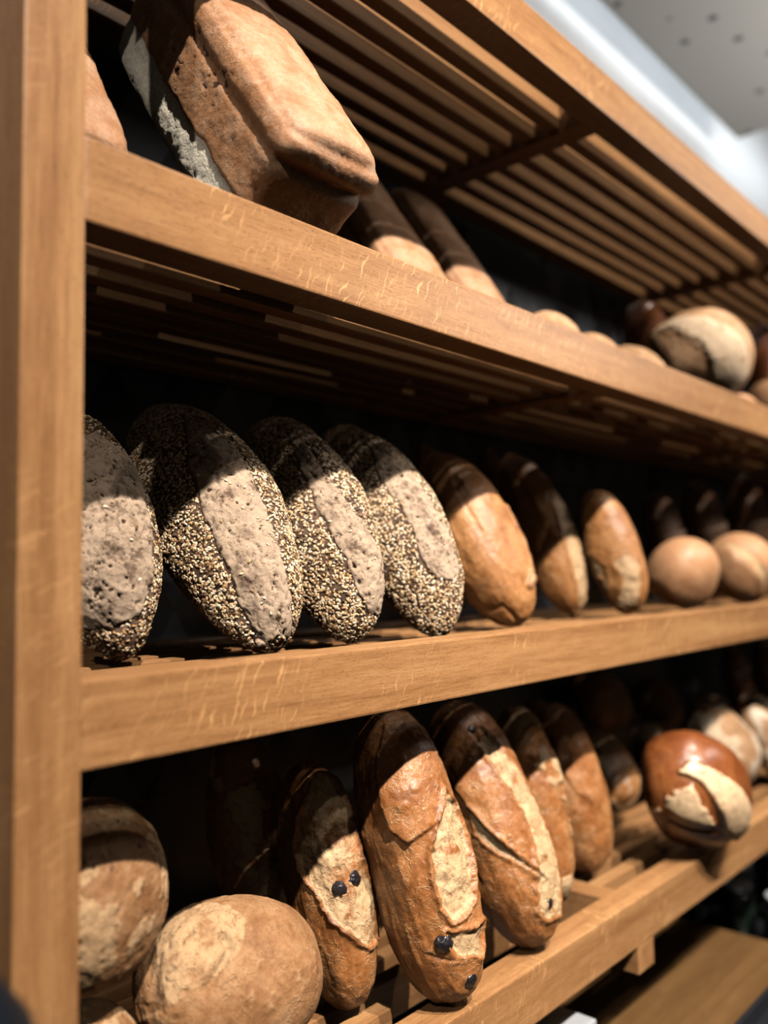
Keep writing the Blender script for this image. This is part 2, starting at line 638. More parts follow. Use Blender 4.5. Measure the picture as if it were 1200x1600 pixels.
def child_blob(name, parent, loaf, px, r, mat, squash=0.75, sink=0.3, seed=0, wrinkle=0.18, stretch=1.0):
    """A small wrinkled lump (a raisin) baked into the crust."""
    p, n = loaf.spot(px)
    bm = bmesh.new()
    bmesh.ops.create_icosphere(bm, subdivisions=4, radius=1.0)
    me = bpy.data.meshes.new(name)
    bm.to_mesh(me); bm.free()
    co = np.array([v.co[:] for v in me.vertices])
    k = 1 + wrinkle * ridged(co * 1.7 + seed, 2, seed) - wrinkle * 0.5
    co = co * k[:, None]
    co[:, 2] *= squash
    co[:, 0] *= stretch
    zz = n; xx = np.cross([0.3, 0.9, 0.1], zz); xx /= np.linalg.norm(xx); yy = np.cross(zz, xx)
    co = (co * r) @ np.stack([xx, yy, zz])
    me.vertices.foreach_set('co', co.ravel().astype(np.float32))
    me.polygons.foreach_set('use_smooth', np.ones(len(me.polygons), bool))
    o = link(name, me, mat)
    o.parent = parent
    o.location = (p - n * r * squash * sink).tolist()
    return o


def seed_coat(name, parent, loaf, mask, count, mat, size=0.0038, seed=0):
    """Thousands of sesame and flax seeds stuck on the crust: one uncountable coating."""
    g = np.random.default_rng(seed)
    P = loaf.shape()
    Nn = loaf._normals(P)
    R, nv = loaf.U.shape
    a = P[:-1]; b = P[1:]; a2 = np.roll(a, -1, 1)
    area = np.linalg.norm(np.cross(b - a, a2 - a), axis=-1)
    w = (area * mask[:-1]).ravel()
    pick = g.choice(len(w), count, p=w / w.sum())
    i, j = np.unravel_index(pick, area.shape)
    u, v = g.random(count)[:, None], g.random(count)[:, None]
    j2 = (j + 1) % nv
    pos = (P[i, j] * (1 - u) + P[i + 1, j] * u) * (1 - v) + (P[i, j2] * (1 - u) + P[i + 1, j2] * u) * v
    nn = Nn[i, j] + g.normal(0, 0.16, (count, 3))
    nn /= np.linalg.norm(nn, axis=1, keepdims=True)
    t = g.normal(size=(count, 3)); t -= nn * (t * nn).sum(1, keepdims=True); t /= np.linalg.norm(t, axis=1, keepdims=True)
    bt = np.cross(nn, t)
    # teardrop seed
    ring = 6
    prof = [(-0.42, 0.26), (-0.1, 0.36), (0.25, 0.24)]
    base = [(-0.56, 0, 0)]
    for x, r in prof:
        for k in range(ring):
            an = 2 * math.pi * k / ring
            base.append((x, r * math.cos(an), 0.5 * r * math.sin(an)))
    base.append((0.55, 0, 0))
    base = np.array(base)
    fc = []
    for k in range(ring): fc.append((0, 1 + (k + 1) % ring, 1 + k))
    for rr in range(2):
        for k in range(ring):
            o = 1 + rr * ring; k2 = (k + 1) % ring
            fc += [(o + k, o + k2, o + ring + k2), (o + k, o + ring + k2, o + ring + k)]
    o = 1 + 2 * ring
    for k in range(ring): fc.append((o + k, o + (k + 1) % ring, len(base) - 1))
    fc = np.array(fc)
    sz = size * g.uniform(0.75, 1.2, count)
    tone = g.random(count)
    flax = tone > 0.76
    sz[flax] *= 1.1
    co = pos[:, None] + sz[:, None, None] * (base[None, :, :1] * t[:, None] + base[None, :, 1:2] * bt[:, None] + base[None, :, 2:] * nn[:, None]) + (nn * 0.0005)[:, None]
    nb = len(base)
    faces = (fc[None] + (np.arange(count) * nb)[:, None, None]).reshape(-1, 3)
    me = bpy.data.meshes.new(name)
    me.vertices.add(count * nb)
    me.vertices.foreach_set('co', co.reshape(-1).astype(np.float32))
    nf = len(faces)
    me.loops.add(nf * 3)
    me.polygons.add(nf)
    me.loops.foreach_set('vertex_index', faces.reshape(-1).astype(np.int32))
    me.polygons.foreach_set('loop_start', (np.arange(nf) * 3).astype(np.int32))
    me.update(calc_edges=True)
    me.polygons.foreach_set('use_smooth', np.ones(nf, bool))
    at = me.attributes.new('tone', 'FLOAT', 'POINT')
    at.data.foreach_set('value', np.repeat(tone, nb).astype(np.float32))
    ob = link(name, me, mat)
    ob.parent = parent
    tag(ob, kind='stuff')
    return ob


# ------------------------------------------------------------------ materials
OAK = dict(c0=(0.165, 0.068, 0.022), c1=(0.30, 0.145, 0.056), c2=(0.43, 0.235, 0.10))
M_RAIL = wood_mat('oak_rail', 0, **OAK, fleck=0.6, rough=0.42)
M_SLAT = wood_mat('oak_slat', 0, **OAK, fleck=0.0, rough=0.5, seed=3.1)
M_CROSS = wood_mat('oak_crossbar', 1, **OAK, fleck=0.0, rough=0.5, seed=5.3)
M_POST = wood_mat('oak_post', 2, **OAK, fleck=0.25, rough=0.42, seed=8.0)

M_SEEDED = bread_mat('rye_crust', (0.045, 0.024, 0.014), (0.085, 0.048, 0.029), (0.15, 0.09, 0.055), pale=(0.34, 0.245, 0.17), pale_dark=(0.10, 0.058, 0.035),
                     rough=0.75, spec=0.2, speck=0.55, bump=1.0, veins=0.2)
M_BATARD = bread_mat('batard_crust', (0.18, 0.066, 0.018), (0.32, 0.132, 0.040), (0.44, 0.21, 0.075), pale=(0.45, 0.29, 0.155), rough=0.45, spec=0.4, crackle=0.15, burnt=(0.06, 0.03, 0.03))
M_RAISIN = bread_mat('raisin_loaf_crust', (0.15, 0.047, 0.012), (0.29, 0.108, 0.031), (0.43, 0.19, 0.068), pale=(0.43, 0.28, 0.145), pale_dark=(0.25, 0.115, 0.045),
                     rough=0.36, spec=0.45, crackle=0.35, burnt=(0.045, 0.02, 0.02), veins=0.75, bump=0.8)
M_BOULE = bread_mat('boule_crust', (0.17, 0.07, 0.025), (0.28, 0.135, 0.055), (0.38, 0.215, 0.105), pale=(0.40, 0.25, 0.13), pale_dark=(0.22, 0.105, 0.042), rough=0.65, spec=0.25, crackle=0.25, speck=0.6, bump=0.9, flour=(0.55, 0.42, 0.29))
M_TOAST = bread_mat('toast_loaf_crust', (0.28, 0.115, 0.042), (0.37, 0.185, 0.09), (0.44, 0.265, 0.16), pale=(0.80, 0.72, 0.58), pale_dark=(0.70, 0.58, 0.42), rough=0.55, spec=0.3, speck=0.25, bump=1.0, scale=1.6, veins=0.25, mottle=0.3)
M_GLAZED = bread_mat('glazed_crust', (0.11, 0.026, 0.007), (0.19, 0.052, 0.012), (0.30, 0.105, 0.028), pale=(0.66, 0.46, 0.27), rough=0.3, spec=0.5, coat=0.35, bump=0.25, veins=0.1)
M_BUN = bread_mat('bun_crust', (0.36, 0.165, 0.075), (0.46, 0.235, 0.115), (0.52, 0.29, 0.15), rough=0.45, spec=0.35, bump=0.4, veins=0.05, mottle=0.25)
M_FLOURED = bread_mat('floured_crust', (0.26, 0.135, 0.06), (0.36, 0.20, 0.10), (0.46, 0.28, 0.16), pale=(0.54, 0.40, 0.27), flour=(0.60, 0.50, 0.38), rough=0.7, spec=0.2)
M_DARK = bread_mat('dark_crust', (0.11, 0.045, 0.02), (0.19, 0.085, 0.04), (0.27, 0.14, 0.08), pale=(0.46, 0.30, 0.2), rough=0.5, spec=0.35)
M_FRUIT = plain_mat('black_raisin', (0.012, 0.010, 0.012), rough=0.28, spec=0.6, scale=300)


def seed_mat():
    m, nt, b = new_mat('sesame_seeds')
    N = NT(nt)
    col = N.ramp(N.attr('tone'), [(0.0, (0.70, 0.56, 0.38)), (0.25, (0.58, 0.40, 0.21)), (0.45, (0.40, 0.21, 0.075)), (0.62, (0.74, 0.62, 0.46)), (0.76, (0.26, 0.135, 0.055)), (1.0, (0.05, 0.03, 0.02))])
    N.set(b.inputs['Base Color'], col)
    b.inputs['Roughness'].default_value = 0.4
    b.inputs['Specular IOR Level'].default_value = 0.45
    return m


M_SEEDS = seed_mat()

# ------------------------------------------------------------------ the rack
RAIL = {1: (0.715, 0.783), 2: (0.277, 0.345), 3: (-0.142, -0.075), 4: (-0.554, -0.486)}
X0, X1 = 0.334, 3.10
BARS = (1.222, 2.150)
BARW = 0.044
DEPTH = 0.415
SLAT_H0, SLAT_H1 = 0.008, 0.056            # slat underside and top above the rail's underside
SURF = {k: ZC + v[0] + SLAT_H1 for k, v in RAIL.items()}

rack = empty('bakery_rack', (X0, 0.0, 0.0))
tag(rack, 'oak bakery rack with square posts and four slatted shelves full of bread', 'rack')
for xa, xb in ((0.284, 0.334), (X1, X1 + 0.05)):
    for ya, yb in ((0.0, 0.05), (DEPTH - 0.05, DEPTH)):
        box('post', (xa, ya, 0.0), (xb, yb, 2.75 if xa < 1 else ZC + RAIL[1][1]), M_POST, rack, 0.002)
for k, (za, zb) in RAIL.items():
    za, zb = ZC + za, ZC + zb
    box('front_rail', (X0, 0.0015, za), (X1, 0.046, zb), M_RAIL, rack, 0.0022)
    box('back_rail', (X0, DEPTH - 0.044, za + 0.006), (X1, DEPTH - 0.002, zb - 0.008), M_RAIL, rack, 0.0022)
    edges = [X0, *[e for bx in BARS for e in (bx, bx + BARW)], X1]
    for bx in BARS:
        box('crossbar', (bx, 0.0462, za + 0.001), (bx + BARW, DEPTH - 0.0445, zb - 0.010), M_CROSS, rack, 0.0015)
    for i in range(0, len(edges), 2):
        for j in range(6):
            ya = 0.0865 + j * 0.047
            xe = edges[i + 1]
            if k == 4 and i == 0 and j == 0:
                xe = 0.772
            box('slat', (edges[i] + 0.0005, ya, za + SLAT_H0), (xe - 0.0005, ya + 0.0225, za + SLAT_H1), M_SLAT, rack, 0.0016)
for bx in (BARS[0] + 0.001,):
    box('bearer', (bx - 0.001, 0.002, ZC - 0.594), (bx + 0.052, DEPTH - 0.01, ZC - 0.5545), M_CROSS, rack, 0.0015)

# ------------------------------------------------------------------ the setting


def tile_mat():
    m, nt, b = new_mat('dark_triangle_tiles')
    N = NT(nt)
    tc = N.n('ShaderNodeTexCoord')
    sep = N.n('ShaderNodeSeparateXYZ'); N.set(sep.inputs[0], tc.outputs['Object'])
    x, z = sep.outputs[0], sep.outputs[2]
    S = 1 / 0.085
    vals = []
    for ang in (0, 60, 120):
        a = math.radians(ang)
        q = N.math('MULTIPLY', N.math('ADD', N.math('MULTIPLY', x, math.sin(a)), N.math('MULTIPLY', z, math.cos(a))), S)
        vals.append(q)
    cmb = N.n('ShaderNodeCombineXYZ')
    for i, q in enumerate(vals): N.set(cmb.inputs[i], N.math('FLOOR', q))
    wn = N.n('ShaderNodeTexWhiteNoise'); N.set(wn.inputs['Vector'], cmb.outputs[0])
    col = N.ramp(wn.outputs[0], [(0.0, (0.014, 0.015, 0.017)), (0.6, (0.034, 0.036, 0.040)), (1.0, (0.10, 0.104, 0.11))])
    N.set(b.inputs['Base Color'], col)
    N.set(b.inputs['Roughness'], N.math('ADD', 0.25, N.math('MULTIPLY', wn.outputs[0], 0.3)))
    return m


def panel_mat():
    """Perforated acoustic board: round holes of mixed size on a grey field."""
    m, nt, b = new_mat('perforated_ceiling_board')
    N = NT(nt)
    v = N.coord()
    vo = N.n('ShaderNodeTexVoronoi', feature='F1')
    N.set(vo.inputs['Vector'], v); vo.inputs['Scale'].default_value = 13; vo.inputs['Randomness'].default_value = 0.75
    hole = N.math('SUBTRACT', 1.0, N.smooth(vo.outputs[0], 0.14, 0.22))
    wn = N.n('ShaderNodeTexWhiteNoise'); N.set(wn.inputs['Vector'], vo.outputs['Position'])
    hole = N.math('MULTIPLY', hole, N.smooth(wn.outputs[0], -0.6, 0.5))
    N.set(b.inputs['Base Color'], N.mix(hole, (0.62, 0.60, 0.56), (0.16, 0.16, 0.16)))
    b.inputs['Roughness'].default_value = 0.9
    return m


M_TILE = tile_mat()
M_PANEL = panel_mat()
M_PLASTER = plain_mat('white_plaster', (0.74, 0.76, 0.78), rough=0.85, spec=0.1, noise=0.04, scale=6)
M_FLOORING = plain_mat('grey_stone_floor', (0.06, 0.055, 0.05), rough=0.5, noise=0.25, scale=8)


def struct(name, lo, hi, mat, bevel=0.0):
    o = box(name, lo, hi, mat, None, bevel)
    o['kind'] = 'structure'
    return o


struct('floor', (-2.5, -3.4, -0.1), (5.6, 0.62, 0.0), M_FLOORING)
struct('wall_back', (-2.5, 0.435, 0.0), (5.6, 0.62, ZC + 0.80), M_TILE)
struct('wall_back_upper', (-2.5, 0.505, ZC + 0.80), (5.6, 0.62, ZC + 3.3), M_PLASTER)
struct('ceiling', (-2.5, -0.02, ZC + 1.50), (3.03, 0.405, ZC + 1.545), M_PANEL, 0.004)
struct('wall_right', (5.6, -3.4, 0.0), (5.7, 0.62, ZC + 3.3), M_PLASTER)

# table under the rack
M_TABLE = wood_mat('honey_table_top', 0, (0.085, 0.042, 0.014), (0.12, 0.062, 0.022), (0.16, 0.085, 0.032), fleck=0.0, rough=0.4, seed=11.0)
table = empty('wooden_table', (1.1, 0.1, 0.0))
tag(table, 'low honey-coloured wooden table under the bottom shelf', 'table')
box('table_top', (0.36, -0.22, ZC - 0.785), (1.85, 0.41, ZC - 0.75), M_TABLE, table, 0.003)
for x in (0.38, 1.78):
    for y in (-0.20, 0.34):
        box('leg', (x, y, 0.0), (x + 0.05, y + 0.05, ZC - 0.785), M_POST, table, 0.003)

# ------------------------------------------------------------------ lights
world = bpy.data.worlds.new('world')
scene.world = world
world.use_nodes = True
bg = world.node_tree.nodes['Background']
bg.inputs[0].default_value = (1.0, 0.86, 0.70, 1)
bg.inputs[1].default_value = 0.05


def spot(name, loc, aim, power, size=0.03, ang=75, blend=0.6, col=(1.0, 0.925, 0.84)):
    ld = bpy.data.lights.new(name, 'SPOT')
    ld.energy = power; ld.color = col; ld.shadow_soft_size = size
    ld.spot_size = math.radians(ang); ld.spot_blend = blend
    o = bpy.data.objects.new(name, ld); COL.objects.link(o)
    o.location = loc
    o.rotation_euler = (Vector(aim) - Vector(loc)).to_track_quat('-Z', 'Y').to_euler()
    return o


for x, y, z, tx, p, an in ((-0.12, -2.2, 3.1, 0.48, 1120, 40), (0.75, -2.25, 3.1, 1.45, 880, 36), (1.9, -2.4, 3.1, 2.6, 430, 36)):
    spot('ceiling_spotlight', (x, y, ZC + z), (tx, 0.1, ZC - 0.28), p, ang=an, blend=0.85)
for x, y, p in ((0.45, -0.8, 22), (1.35, -0.6, 45), (2.3, -0.45, 85)):
    spot('track_spotlight', (x, y, ZC + 2.3), (x + 0.1, 0.12, ZC + 0.1), p, size=0.02)
spot('side_spotlight', (-2.2, -1.6, ZC + 2.2), (0.02, 0.0, ZC + 0.32), 130, ang=21, blend=0.5)


def area(name, loc, aim, sx, sy, power, col):
    ld = bpy.data.lights.new(name, 'AREA')
    ld.shape = 'RECTANGLE'; ld.size = sx; ld.size_y = sy; ld.energy = power; ld.color = col
    o = bpy.data.objects.new(name, ld); COL.objects.link(o)
    o.location = loc
    o.rotation_euler = (Vector(aim) - Vector(loc)).to_track_quat('-Z', 'Y').to_euler()
    return o


area('cove_strip_light', (1.5, 0.30, ZC + 1.60), (1.5, 0.5, ZC + 1.55), 4.6, 0.04, 4.6, (0.90, 0.96, 1.0))
area('added_panel_fill', (2.6, -1.0, ZC + 1.0), (2.4, 0.1, ZC + 1.5), 1.0, 0.3, 22, (1.0, 0.97, 0.93))  # added upward fill out of view, only there to brighten the ceiling panel

scene.cycles.diffuse_bounces = 0
scene.view_settings.view_transform = 'Standard'
scene.view_settings.look = 'None'
scene.view_settings.exposure = 0.18
scene.view_settings.gamma = 1.0
scene.view_settings.use_curve_mapping = False

#BREADS
# ------------------------------------------------------------------ breads: middle shelf
S2, S3, S4 = SURF[2], SURF[3], SURF[4]


def lean(b, t, surf, fit=None, **kw):
    """A loaf standing on a shelf and leaning back: foot on the shelf, tip straight behind it. FIT refines both so that
    its outline spans (x0, x1, y0, y1) of the photograph."""
    ym = kw.pop('y_min', 0.03)
    lift = kw.pop('lift', 0.0)
    b, t = list(b), list(t)

    def make(**k):
        B = at_z(b[0], b[1], surf)
        if B[1] < ym: B = at_y(b[0], b[1], ym)
        return Loaf(B, at_x(t[0], t[1], B[0]), **k).settle(surf + lift, None if lift else surf + 0.014)

    if fit:
        low = dict(kw); low['nu'], low['nv'] = 40, 48
        for _ in range(12):
            l = make(**low)
            x, y = project(l.world(l.base).reshape(-1, 3))
            dx = [a - c for a, c in zip(fit[:2], (x.min(), x.max())) if a is not None]
            dx = sum(dx) / len(dx)
            b[0] += dx * 0.8; t[0] += dx * 0.8
            t[1] += (fit[2] - y.min()) * 0.8
            b[1] = min(b[1] + (fit[3] - y.max()) * 0.5, fit[3] + 40)
    return make(**kw)


def ball(c, Y, rx, ry=None, depth=None, **kw):
    """A round loaf from its middle pixel, its distance into the shelf and its half sizes in pixels; its crust faces the aisle."""
    C = at_y(c[0], c[1], Y)
    z = float((C - CAM) @ _f)
    rx, ry = rx / FPX * z, (ry or rx) / FPX * z
    dp = depth / FPX * z if depth else min(rx, ry) * 0.8
    ax = kw.pop('axis', (1, 0, 0))
    ax = np.array(ax, float); ax /= np.linalg.norm(ax)
    face = kw.pop('face', (-0.4, -1, 0.35))
    return Loaf(C - ax * rx, C + ax * rx, 2 * ry, dp, dp * kw.pop('back', 0.7), face=face, **kw)


def seeded(b, t, label, stripe, W=0.145, Hu=0.062, Hd=0.05, roll=0, count=5000, seed=1, extra=None, **kw):
    l = lean(b, t, S3, W=W, Hu=Hu, Hd=Hd, roll=roll, p=1.88, nu=190, nv=210, **kw)
    l.lumps(0.004, 16, 0.0009, 140)
    q = l.uv(stripe)
    d = l.sdf(q) + 0.003 * l.n(110, 3, 41)
    m = sstep(0.002, -0.002, d)
    l.d += m * (0.0015 + 0.0022 * l.n(95, 4, 42)) - 0.0012 * np.exp(-((d - 0.001) / 0.0022) ** 2)
    crack = ridged(l.base * np.array([60, 95, 95]) + 3, 2, seed)
    l.d -= 0.003 * m * sstep(0.70, 0.92, crack)
    l.at['burnt'] = np.maximum(l.at['burnt'], 0.6 * m * sstep(0.86, 0.98, crack))
    l.at['pale'] = m * (0.72 + 0.45 * l.n(40, 3, 43))
    l.pits(np.array([110, 170, 170]), 0.34, 0.0018, 0.9, m)
    if extra: extra(l)
    o = l.build('seeded_loaf', label, 'bread', M_SEEDED, 'seeded loaves on the middle shelf')
    dens = 1 - sstep(0.003, -0.001, d) * 0.985
    dens *= 0.25 + 0.75 * sstep(-0.55, 0.1, l.n(45, 3, 44) + 0.25)
    dens *= sstep(-0.9, -0.3, l.N[..., 2])
    seed_coat('seed_coating', o, l, dens, count, M_SEEDS, 0.0041, seed)
    return l, o


seeded((446, 1038), (246, 652), 'large sesame-coated brown loaf leaning, nearest the dark half-hidden loaf by the left post',
       [(287, 648), (287, 656), (295, 724), (315, 798), (344, 860), (372, 945), (409, 1016), (436, 1014), (456, 957), (440, 877), (417, 798), (383, 724), (338, 668)], W=0.122, Hu=0.086, Hd=0.06, count=10500, roll=-24, fit=(192, 476, 630, 1020), seed=2)
seeded((580, 1014), (426, 668), 'sesame-coated brown loaf in the middle of the three leaning seeded loaves',
       [(446, 673), (468, 736), (497, 798), (531, 860), (559, 928), (575, 960), (590, 962), (600, 930), (598, 877), (553, 798), (508, 741), (468, 685)], W=0.1, Hu=0.082, Hd=0.055, count=8600, seed=3, roll=-24, fit=(370, 606, 652, 1006))
seeded((716, 1008), (538, 678), 'sesame-coated brown loaf standing beside the smooth golden loaf',
       [(570, 690), (593, 753), (632, 804), (661, 877), (680, 905), (705, 905), (717, 900), (700, 832), (667, 775), (627, 719)], W=0.112, Hu=0.078, Hd=0.052, count=8600, seed=4, roll=-24, fit=(490, 731, 666, 996))
Bs = at_z(190, 1046, S3)
seeded((190, 1062), (104, 662), 'brown rye loaf with few seeds half hidden behind the left post',
       [(100, 690), (150, 672), (205, 720), (232, 800), (238, 900), (215, 965), (170, 985), (120, 985), (95, 850)], W=0.112, count=3200, seed=5, y_min=0.155, fit=(None, 250, 648, 1044))

# golden batards
l = lean((808, 984), (672, 712), S3, fit=(None, 834, 704, 980), W=0.132, Hu=0.062, Hd=0.05, p=2.0, nu=150, nv=160)
l.lumps(0.004, 14, 0.0005, 120).wrinkles(0.0018, (12, 42, 42))
l.slash([(796, 790), (821, 829), (837, 863), (835, 901), (825, 913), (828, 877), (813, 834)], depth=0.003, lip=0.004, burnt=0.9)
l.groove([(712, 762), (735, 800), (752, 830)], 0.0022, 0.002)
l.groove([(766, 955), (786, 946), (803, 962), (806, 978)], 0.003, 0.002, burnt=0.4)
l.bubbles(14)
l.build('batard', 'smooth golden oval loaf beside the rightmost seeded loaf', 'bread', M_BATARD, 'golden loaves on the middle shelf')

l = lean((886, 964), (784, 718), S3, fit=(None, 914, 710, 962), W=0.108, Hu=0.062, Hd=0.03, p=2.0, nu=150, nv=160)
l.lumps(0.004, 14, 0.0005, 120).wrinkles(0.0018, (12, 42, 42))
l.slash([(859, 742), (890, 790), (916, 843), (918, 895), (908, 955), (895, 960), (897, 900), (880, 840), (866, 790)], depth=0.001, lip=0.0025, burnt=0.5)
l.groove([(810, 750), (835, 800), (845, 830)], 0.0022, 0.002)
l.bubbles(14)
l.build('batard', 'golden oval loaf with a pale torn seam, second smooth loaf from the seeded ones', 'bread', M_BATARD, 'golden loaves on the middle shelf')

l = lean((974, 964), (911, 770), S3, fit=(None, 1012, 766, 961), W=0.09, Hu=0.055, Hd=0.034, p=2.2, nu=110, nv=120)
l.lumps(0.005, 16, 0.001, 120)
l.slash([(908, 870), (925, 868), (945, 890), (946, 950), (935, 960), (920, 945), (912, 905)], depth=0.001, lip=0.001)
l.slash([(955, 875), (985, 865), (998, 880), (996, 940), (985, 958), (965, 945), (975, 905)], depth=0.001, lip=0.001)
l.build('batard', 'mottled golden loaf with two pale torn seams beside the round buns', 'bread', M_BATARD, 'golden loaves on the middle shelf')

# round buns
b1 = ball((1064, 914), 0.11, 64, 50, depth=62, face=(-0.2, -0.5, 0.8), nu=70, nv=80, p=2.3)
b1.settle(S3, S3 + 0.014).lumps(0.003, 14, 0.0004, 120)
b1.build('round_bun', 'smooth round brown bun at the shelf edge beside the mottled golden loaf', 'bread', M_BUN, 'round buns on the middle shelf')
b2 = ball((1152, 908), 0.11, 62, 52, depth=60, face=(-0.2, -0.5, 0.8), nu=70, nv=80, p=2.3)
b2.settle(S3, S3 + 0.014).lumps(0.003, 14, 0.0004, 120)
b2.slash([(1125, 855), (1165, 858), (1188, 880), (1196, 920), (1186, 935), (1178, 890), (1155, 868)], depth=0.002, soft=0.004)
b2.build('round_bun', 'smooth round brown bun with a pale curved split, further along the shelf edge', 'bread', M_BUN, 'round buns on the middle shelf')


def ridged_loaf(b, t, Y, wpx, label, n=5, mat=None, group='slashed loaves at the back of the middle shelf', name='slashed_loaf', ripple=0.006, turn=0.35, surf=None):
    surf = S3 if surf is None else surf
    T = at_y(t[0], t[1], Y + 0.05)
    B = np.array([T[0], Y, surf])
    z = float((T - CAM) @ _f)
    W = wpx / FPX * z
    l = Loaf(B, T, W, W * 0.42, W * 0.4, nu=90, nv=60, p=2.4).settle(surf)
    ph = (l.U / l.L + 0.5) * n + turn * l.V / W
    saw = ph - np.floor(ph)
    l.d += ripple * (saw ** 1.5) * sstep(-0.2, 0.4, l.N[..., 2]) * l.r
    l.at['pale'] = sstep(0.72, 0.95, saw) * sstep(-0.1, 0.4, l.N[..., 2]) * 0.75
    l.lumps(0.003, 18, 0.0006)
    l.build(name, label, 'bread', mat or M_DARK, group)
    return l


ridged_loaf((740, 860), (660, 700), 0.27, 60, 'loaf with curved slashes just visible behind the first smooth golden loaf', 5, M_BATARD)
ridged_loaf((850, 850), (760, 704), 0.335, 50, 'loaf with curved slashes showing behind the second golden loaf', 5, M_BATARD)
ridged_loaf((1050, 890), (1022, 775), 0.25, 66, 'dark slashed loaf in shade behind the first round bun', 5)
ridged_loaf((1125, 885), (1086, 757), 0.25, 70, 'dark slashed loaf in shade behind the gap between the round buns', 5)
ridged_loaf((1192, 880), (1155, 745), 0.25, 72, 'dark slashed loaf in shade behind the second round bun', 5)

# ------------------------------------------------------------------ breads: top shelf


def toast(x, Y, label, W=0.135, H=0.13, L=0.37, elev=58, roll=0, nu=150, nv=200, band=False, marks=False, yaw=0.0):
    """A tin loaf on its end, leaning back with its domed top to the aisle."""
    e = math.radians(elev)
    B = np.array([x, Y, S2 + 0.036])
    T = B + L * np.array([math.sin(math.radians(yaw)) * math.cos(e), math.cos(e), math.sin(e)])
    l = Loaf(B, T, W, H * 0.5, H * 0.5, roll=roll, p=9, q=7, qb=8, nu=nu, nv=nv)
    l.settle(S2)
    # the loaf rose above its tin: a crease round the ends, and a domed lip
    zt = l.base[..., 2] / (H / 2)
    ends = sstep(0.35, 0.8, np.abs(l.N[..., 0]))
    w = 0.3 + 0.7 * ends
    l.d += w * (0.006 * sstep(0.50, 0.66, zt) * sstep(1.1, 0.85, zt) - 0.008 * np.exp(-((zt - 0.46) / 0.07) ** 2)) * sstep(0.2, 0.6, 1 - np.abs(l.N[..., 2]))
    l.d += 0.010 * (1 - (l.base[..., 1] / (W / 2)) ** 2) * sstep(0.6, 0.95, l.N[..., 2])
    l.lumps(0.0035, 12, 0.0011, 90)
    l.d += 0.0005 * l.n(400, 2, 3)
    side = sstep(0.4, 0.8, l.N[..., 1])
    if marks:
        l.pits(np.array([70, 240, 240]), 0.22, 0.0012, 1.0, side * sstep(0.0, 0.25, l.n(16, 2, 77)))
    if band:
        e = l.base[..., 2] + H / 2 - 0.026 + 0.006 * l.n(30, 3, 50)
        k = sstep(0.030, 0.021, np.abs(e)) * sstep(0.2, 0.6, l.N[..., 1] + 0.3)
        l.at['pale'] = np.maximum(l.at['pale'], k)
        l.d += -0.003 * k + 0.0007 * k * l.n(120, 3, 51)
    return l.build('toast_loaf', label, 'bread', M_TOAST, 'tin loaves on the top bread shelf')


toast(0.592, 0.028, 'big golden tin loaf with a pale crumb strip, leaning over the rail', W=0.138, H=0.15, L=0.38, elev=55, band=True, marks=True)
toast(0.978, 0.21, 'golden tin loaf directly behind the big tin loaf', W=0.135, elev=56, L=0.32)
toast(1.146, 0.21, 'golden tin loaf third along, before the dark gap on the top bread shelf', W=0.126, elev=56, L=0.32)
toast(0.394, 0.155, 'golden tin loaf cut off by the left post beside the big tin loaf', W=0.115)

S2B = 'round loaves on the top bread shelf'
for i, (c, Y, rx, ry, mat, lab, opt) in enumerate([
    ((862, 522), 0.12, 44, 50, M_FLOURED, 'small round reddish loaf peeping over the rail next to the tin loaves', {}),
    ((932, 560), 0.12, 38, 44, M_FLOURED, 'tiny visible round loaf top between the tin loaves and the pale round loaf', {}),
    ((1000, 578), 0.12, 36, 50, M_FLOURED, 'small round loaf touching the left side of the big pale-crusted round loaf', {}),
    ((1160, 612), 0.08, 24, 22, M_BUN, 'small brown bun at the rail right of the big pale-crusted round loaf', {}),
    ((1222, 598), 0.10, 50, 52, M_BUN, 'bright golden round loaf cut by the right edge on the top bread shelf', {}),
]):
    l = ball(c, Y, rx, ry, face=(-0.3, -0.6, 0.7), nu=60, nv=70, p=2.2).settle(S2, S2 + 0.014)
    l.lumps(0.004, 16, 0.001, 120)
    l.dust(0.35 if mat is M_FLOURED else 0.0)
    l.build('round_loaf', lab, 'bread', mat, S2B)
for t, Y, w, lab in (((1000, 478), 0.22, 80, 'shaded orange-brown loaf at the back behind the pale round loaf'), ((1185, 512), 0.20, 84, 'dark orange loaf in shade at the back, right of the big pale-crusted round loaf')):
    T = at_y(t[0], t[1], Y + 0.04); B = np.array([T[0], Y, S2])
    l = Loaf(B, T, w / FPX * float((T - CAM) @ _f), 0.06, 0.05, nu=70, nv=70, p=2.5).settle(S2)
    l.lumps(0.004, 12)
    l.build('oval_loaf', lab, 'bread', M_GLAZED)
l = ball((1090, 562), 0.10, 80, 74, depth=80, face=(-0.5, -0.8, 0.3), nu=110, nv=120, p=2.3).settle(S2, S2 + 0.014)
l.lumps(0.004, 12, 0.0006, 120)
l.slash([(1072, 528), (1093, 539), (1107, 560), (1109, 592), (1136, 612), (1163, 590), (1168, 560), (1147, 520), (1120, 504), (1080, 496), (1040, 507), (1021, 528), (1051, 517)], depth=-0.006, soft=0.003, lip=0.0, rough=0.001, burnt=0.25)
l.build('round_loaf', 'big round loaf with a broad pale crescent crust on the top bread shelf', 'bread', M_FLOURED, S2B)

# ------------------------------------------------------------------ breads: bottom shelf
RL = 'dark-fruited loaves on the bottom shelf'
